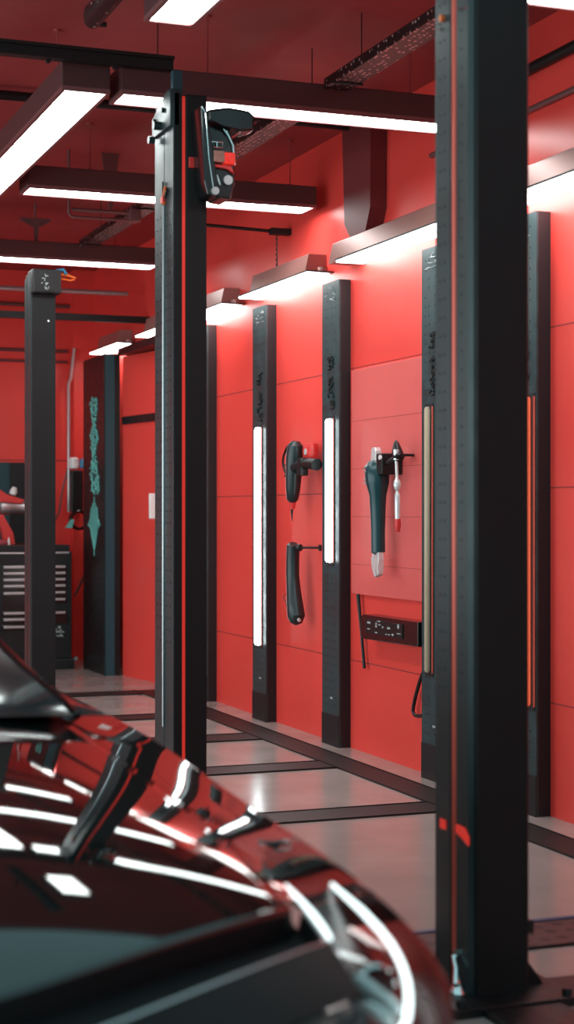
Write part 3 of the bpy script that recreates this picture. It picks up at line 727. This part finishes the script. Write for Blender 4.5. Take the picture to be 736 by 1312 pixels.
# ------------------------------------------------------------------ car
XC, HW, YN, LN, PW = .33, .955, 2.17, .62, 2.8
def crown(y):            # height of the body along its centre line
    return .992-.385*math.exp(-(y-2.13)/.45)
def drop(y):             # how far the shoulders sit below the centre line
    return .11+.055*math.exp(-((y-3.4)/.85)**2)
YEND = 6.7
NF, NS = 30, 36
def outline(i):
    """i from 0 (nose centre) to NF (flank) to NF+NS (rear): dx, y, y of the scaling centre"""
    if i <= NF:
        ph = min(PI/2-1e-9, PI/2*i/NF)
        return HW*math.sin(ph)**(2/PW), YN+LN*(1-math.cos(ph)**(2/PW)), YN+LN
    y = YN+LN+(YEND-YN-LN)*(i-NF)/NS
    return HW, y, y
def height(dx, y):
    return crown(y)-drop(y)*(abs(dx)/HW)**2.2
def EE(i):
    dx, y, cy = outline(i); return height(dx*.955, cy+(y-cy)*.955)
def surf(i, side, q, z=None, inset=0):
    """q<=1: on the top skin; z given: on the flank/front at height z"""
    dx, y, cy = outline(i)
    if z is None:
        px = dx*q; py = cy+(y-cy)*q
        H = height(px, py)
        if q > .955: H = EE(i)-.035*((q-.955)/.045)**2
    else:
        H = z; px = dx; py = y
    if inset:
        L = math.hypot(dx/HW, (y-cy)/LN) or 1
        px -= dx/HW/L*inset; py -= (y-cy)/LN/L*inset
    return Vector((XC+side*px, py, H))
WHEELS = (3.30, 5.85)
def bottom(i):
    dx, y, cy = outline(i); zb = .19
    if i > NF-6:
        for wy in WHEELS:
            if abs(y-wy) < .37: zb = max(zb, math.sqrt(max(0, .37**2-(y-wy)**2))+.33-.02)
    return zb
car = thing('sports_car', 'glossy black low car with glinting headlight in the foreground, seen over its bonnet', 'car', (XC, 4.5, 0))
HL0, HL1 = 9, 32         # outline indices covered by the headlight
CABY = 4.36
iC = max(i for i in range(NF+NS+1) if outline(i)[1] < CABY)
def q_at(i, back):       # where the ray of outline point i crosses the bonnet's front edge, moved forward by back
    dx, y, cy = outline(i); lo, hi = 0, 1
    for _ in range(40):
        q = (lo+hi)/2; u = dx*q
        if cy+(y-cy)*q > 2.38+.2*u+.3*u*u-back: lo = q
        else: hi = q
    return lo
def qin(i): return min(.985, (.47+.25*min(1, max(0, i-9)/9))/max(.1, outline(i)[0]))        # inner edge of the headlight
def qh(i): return min(q_at(i, 0), .690/max(.1, outline(i)[0]))   # bonnet edge
def ql(i): return max(qh(i)+.004, min(q_at(i, .11), qin(i)-.012))  # lower edge of the slot under the bonnet nose
SE = max(i for i in range(NF) if q_at(i, 0) < .695/max(.1, outline(i)[0]))+1
def grid(b, P, keep=lambda r, c: True):
    V = {}
    def g(r, c):
        if (r, c) not in V: V[(r, c)] = b.bm.verts.new(P[r][c])
        return V[(r, c)]
    fs = []
    for r in range(len(P)-1):
        for c in range(len(P[0])-1):
            if keep(r, c):
                try: fs.append(b.bm.faces.new((g(r, c), g(r, c+1), g(r+1, c+1), g(r+1, c))))
                except ValueError: pass
    b._tag(fs)
def weld(b): bmesh.ops.remove_doubles(b.bm, verts=b.bm.verts, dist=.0008)
# bonnet
b = MB(); T = [k/24 for k in range(25)]
for side in (-1, 1):
    grid(b, [[surf(i, side, qh(i)*t) for i in range(iC+1)] for t in T])
    grid(b, [[surf(i, side, qh(i))+Vector((0, 0, -dz)) for i in range(iC+1)] for dz in (0, .02)])
weld(b); b.build('bonnet', PAINT, car, smooth='all')
# fenders, nose panel and body sides
b = MB(); b.use(PAINT); allx = list(range(0, NF+NS+1)); nose = MB(); nose.use(TRIMB)
for side in (-1, 1):
    lo = lambda i: (ql(i) if i <= SE else qh(i)+.004) if i < iC else 0
    hi = lambda i: qin(i)-.003 if HL0 <= i < HL1 else .955
    grid(b, [[surf(i, side, lo(i)+(hi(i)-lo(i))*t) for i in allx] for t in [k/14 for k in range(15)]], lambda r, c: c >= SE)
    grid(nose, [[surf(i, side, lo(i)+(hi(i)-lo(i))*t) for i in range(SE+1)] for t in [k/14 for k in range(15)]])
    grid(nose, [[surf(i, side, q) for i in range(HL0+1)] for q in (.955, .965, .975, .985, .993, 1.0)])
    grid(b, [[surf(i, side, q) for i in allx] for q in (.955, .965, .975, .985, .993, 1.0)], lambda r, c: c >= HL1)
    rows = []
    for k in range(13):
        row = []
        for i in allx:
            E = EE(i)-.035; zb = bottom(i); f = k/12; z = E+(zb-E)*f
            row.append(surf(i, side, 1, z, .045*max(0, f-.5)**1.5-.014*math.sin(PI*min(1, f*1.4))))
        rows.append(row)
    grid(b, rows, lambda r, c: (c >= HL1 or (c >= HL0 and r >= 4) or (c < HL0 and (r < 6 or r > 10))))
weld(b); b.build('body_shell', parent=car, smooth='all')
weld(nose); nose.build('nose_panel', parent=car, smooth='all')
b = MB(); b.use(TRIMB)
for side in (-1, 1):
    R_ = range(SE+1)
    rows = [[surf(i, side, qh(i))+Vector((0, 0, -.004)) for i in R_],
            [surf(i, side, qh(i)+.005)+Vector((0, 0, -.05)) for i in R_],
            [surf(i, side, ql(i)-.01)+Vector((0, 0, -.035)) for i in R_],
            [surf(i, side, ql(i))+Vector((0, 0, -.002)) for i in R_]]
    grid(b, rows)
weld(b); b.build('grille_slot', parent=car, smooth=True)
b = MB(); b.use(STEELG)
for side in (-1, 1): b.tube([surf(i, side, ql(i)+.004)+Vector((0, 0, -.002)) for i in range(SE+1)], .004, 6)
b.build('slot_trim', parent=car, smooth=True)
b = MB(); b.use(TRIMB)
for side in (-1, 1):
    rows = [[surf(i, side, 1, z, ins) for i in range(0, HL0+1)] for z, ins in ((.43, .0), (.42, .04), (.25, .05), (.24, .02))]
    grid(b, rows)
    for k in range(4):
        grid(b, [[surf(i, side, 1, z, ins) for i in range(0, HL0)] for z, ins in ((.27+.035*k, .045), (.28+.035*k, .012), (.285+.035*k, .045))])
weld(b); b.build('lower_grille', parent=car, smooth=True)
# headlights
def hl_pt(u, v, side, inset):
    """u 0..1 along the outline between HL0 and HL1, v 0 top .. 1 bottom"""
    fi = HL0+(HL1-HL0)*u; i0 = int(fi); f = fi-i0
    out = []
    for i in (i0, min(i0+1, NF+NS)):
        E = EE(i); hgt = .13*(1-.6*u)+.03
        if v < .5: q = qin(i)+(1-qin(i))*v/.5; p = surf(i, side, q, None, inset*v*2); p.z -= inset*.9
        else:
            z = E-.035-hgt*(v-.5)/.5; p = surf(i, side, 1, z, inset-.010*math.sin(PI*(v-.5)/.5))
            p.z -= inset*.9*(1-(v-.5)/.5)
        out.append(p)
    return out[0].lerp(out[1], f)
for side in (1, -1):
    h = MB(); h.use(BUCK)
    U = [i/18 for i in range(19)]; Vv = [k/16 for k in range(17)]
    grid(h, [[hl_pt(u, v, side, .075*abs(math.sin(PI*u))**.4*abs(math.sin(PI*v))**.4+.004) for u in U] for v in Vv])
    hb = h.build('headlight', parent=car, smooth='all')
    hb['label'] = 'headlight with glowing glint strips behind a clear cover'
    h = MB(); grid(h, [[hl_pt(u, v, side, 0.0) for u in U] for v in Vv]); h.build('clear_cover', LENS, hb, smooth='all')
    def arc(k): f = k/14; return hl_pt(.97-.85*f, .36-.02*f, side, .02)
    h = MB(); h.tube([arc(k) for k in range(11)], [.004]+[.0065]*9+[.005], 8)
    h.build('glint_strip', GLINT, hb, smooth=True)
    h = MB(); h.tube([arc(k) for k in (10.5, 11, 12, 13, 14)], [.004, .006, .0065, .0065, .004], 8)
    h.build('glint_strip', GLINT, hb, smooth=True)
    h = MB(); h.tube([hl_pt(.93-.22*k/5, .05, side, .02) for k in range(6)], [.004, .006, .007, .007, .006, .004], 8); h.build('glint_strip', GLINT, hb, smooth=True)
    c = hl_pt(.60, .20, side, .045); n = Vector((.0, -1, .15)).normalized()
    h = MB(); h.use(CHROME).lathe([(.030, 0), (.036, .03), (.032, .034), (.030, .01)], c, n, 24); h.use(TRIMB).lathe([(.030, .005), (.029, .03), (.020, .04), (.006, .045)], c, n, 24)
    h.build('projector', parent=hb, smooth=True)
    h = MB(); h.tube([hl_pt(.44-.04*k/5, .06+.22*k/5, side, .03) for k in range(6)], [.005, .010, .012, .012, .010, .005], 8); h.build('side_reflector', TSTEEL, hb, smooth=True)
    h = MB(); h.tube([hl_pt(.56-.10*k/8, .08+.24*k/8, side, .03) for k in range(9)], [.006]+[.013]*7+[.006], 8); h.build('reflector_bowl', TSTEEL, hb, smooth=True)
# cabin
b = MB()
A = []
def cab(yb, w0, zb):  return None
cab_secs = [  # (y, half width, z) for base front, then roof line
    (4.30, .70, .955), (4.36, .68, .985), (4.62, .62, 1.06), (4.9, .57, 1.14), (5.2, .52, 1.20), (5.5, .50, 1.225), (5.8, .50, 1.22), (6.2, .54, 1.13), (6.55, .60, .96)]
rows = []
for (y, hw, z) in cab_secs:
    r = []
    for k in range(-6, 7):
        u = k/6; r.append(Vector((XC+hw*u, y-(.18 if y < 5 else 0)*(1-u*u)*(5.2-y)/.84, z+.035*(1-u*u))))
    rows.append(r)
grid(b, rows); b.build('windscreen', GLAS, car, smooth='all')
for s_ in (-1, 1):
    b = MB()
    rows = [[Vector((XC+s_*hw, y, z)) for (y, hw, z) in cab_secs], [Vector((XC+s_*min(.85, hw+.55*(z-.95)+.1), y+.0, .95)) for (y, hw, z) in cab_secs]]
    grid(b, rows); b.build('side_window', GLAS, car, smooth=True)
for s_ in (-1, 1):
    b = MB(); b.tube([(XC+s_*hw, y, z+.0) for (y, hw, z) in cab_secs], .010, 8); b.build('roof_pillar', PAINT, car, smooth=True)
for s_ in (-1, 1):
    for wy in WHEELS:
        b = MB(); b.lathe([(.2, -.11), (.30, -.11), (.33, -.09), (.335, 0), (.33, .09), (.30, .11), (.22, .11), (.20, .09)], (XC+s_*.80, wy, .335), (1, 0, 0), 32)
        wh = b.build('wheel', TYRE, car, smooth=True)
        b = MB(); b.cyl((XC+s_*.88, wy, .335), (XC+s_*.905, wy, .335), .05, n=16)
        for k in range(5):
            a = 2*PI*k/5; b.tube([(XC+s_*.90, wy, .335), (XC+s_*.90, wy+.21*math.cos(a), .335+.21*math.sin(a))], [.022, .016], 8)
        b.build('rim', STEELG, wh, smooth=True)
b = MB(); b.box(XC-.7, XC+.7, 2.8, 6.5, .16, .5); b.build('underbody', TRIMB, car)

for o in SC.objects:
    if '_w' in o: del o['_w']
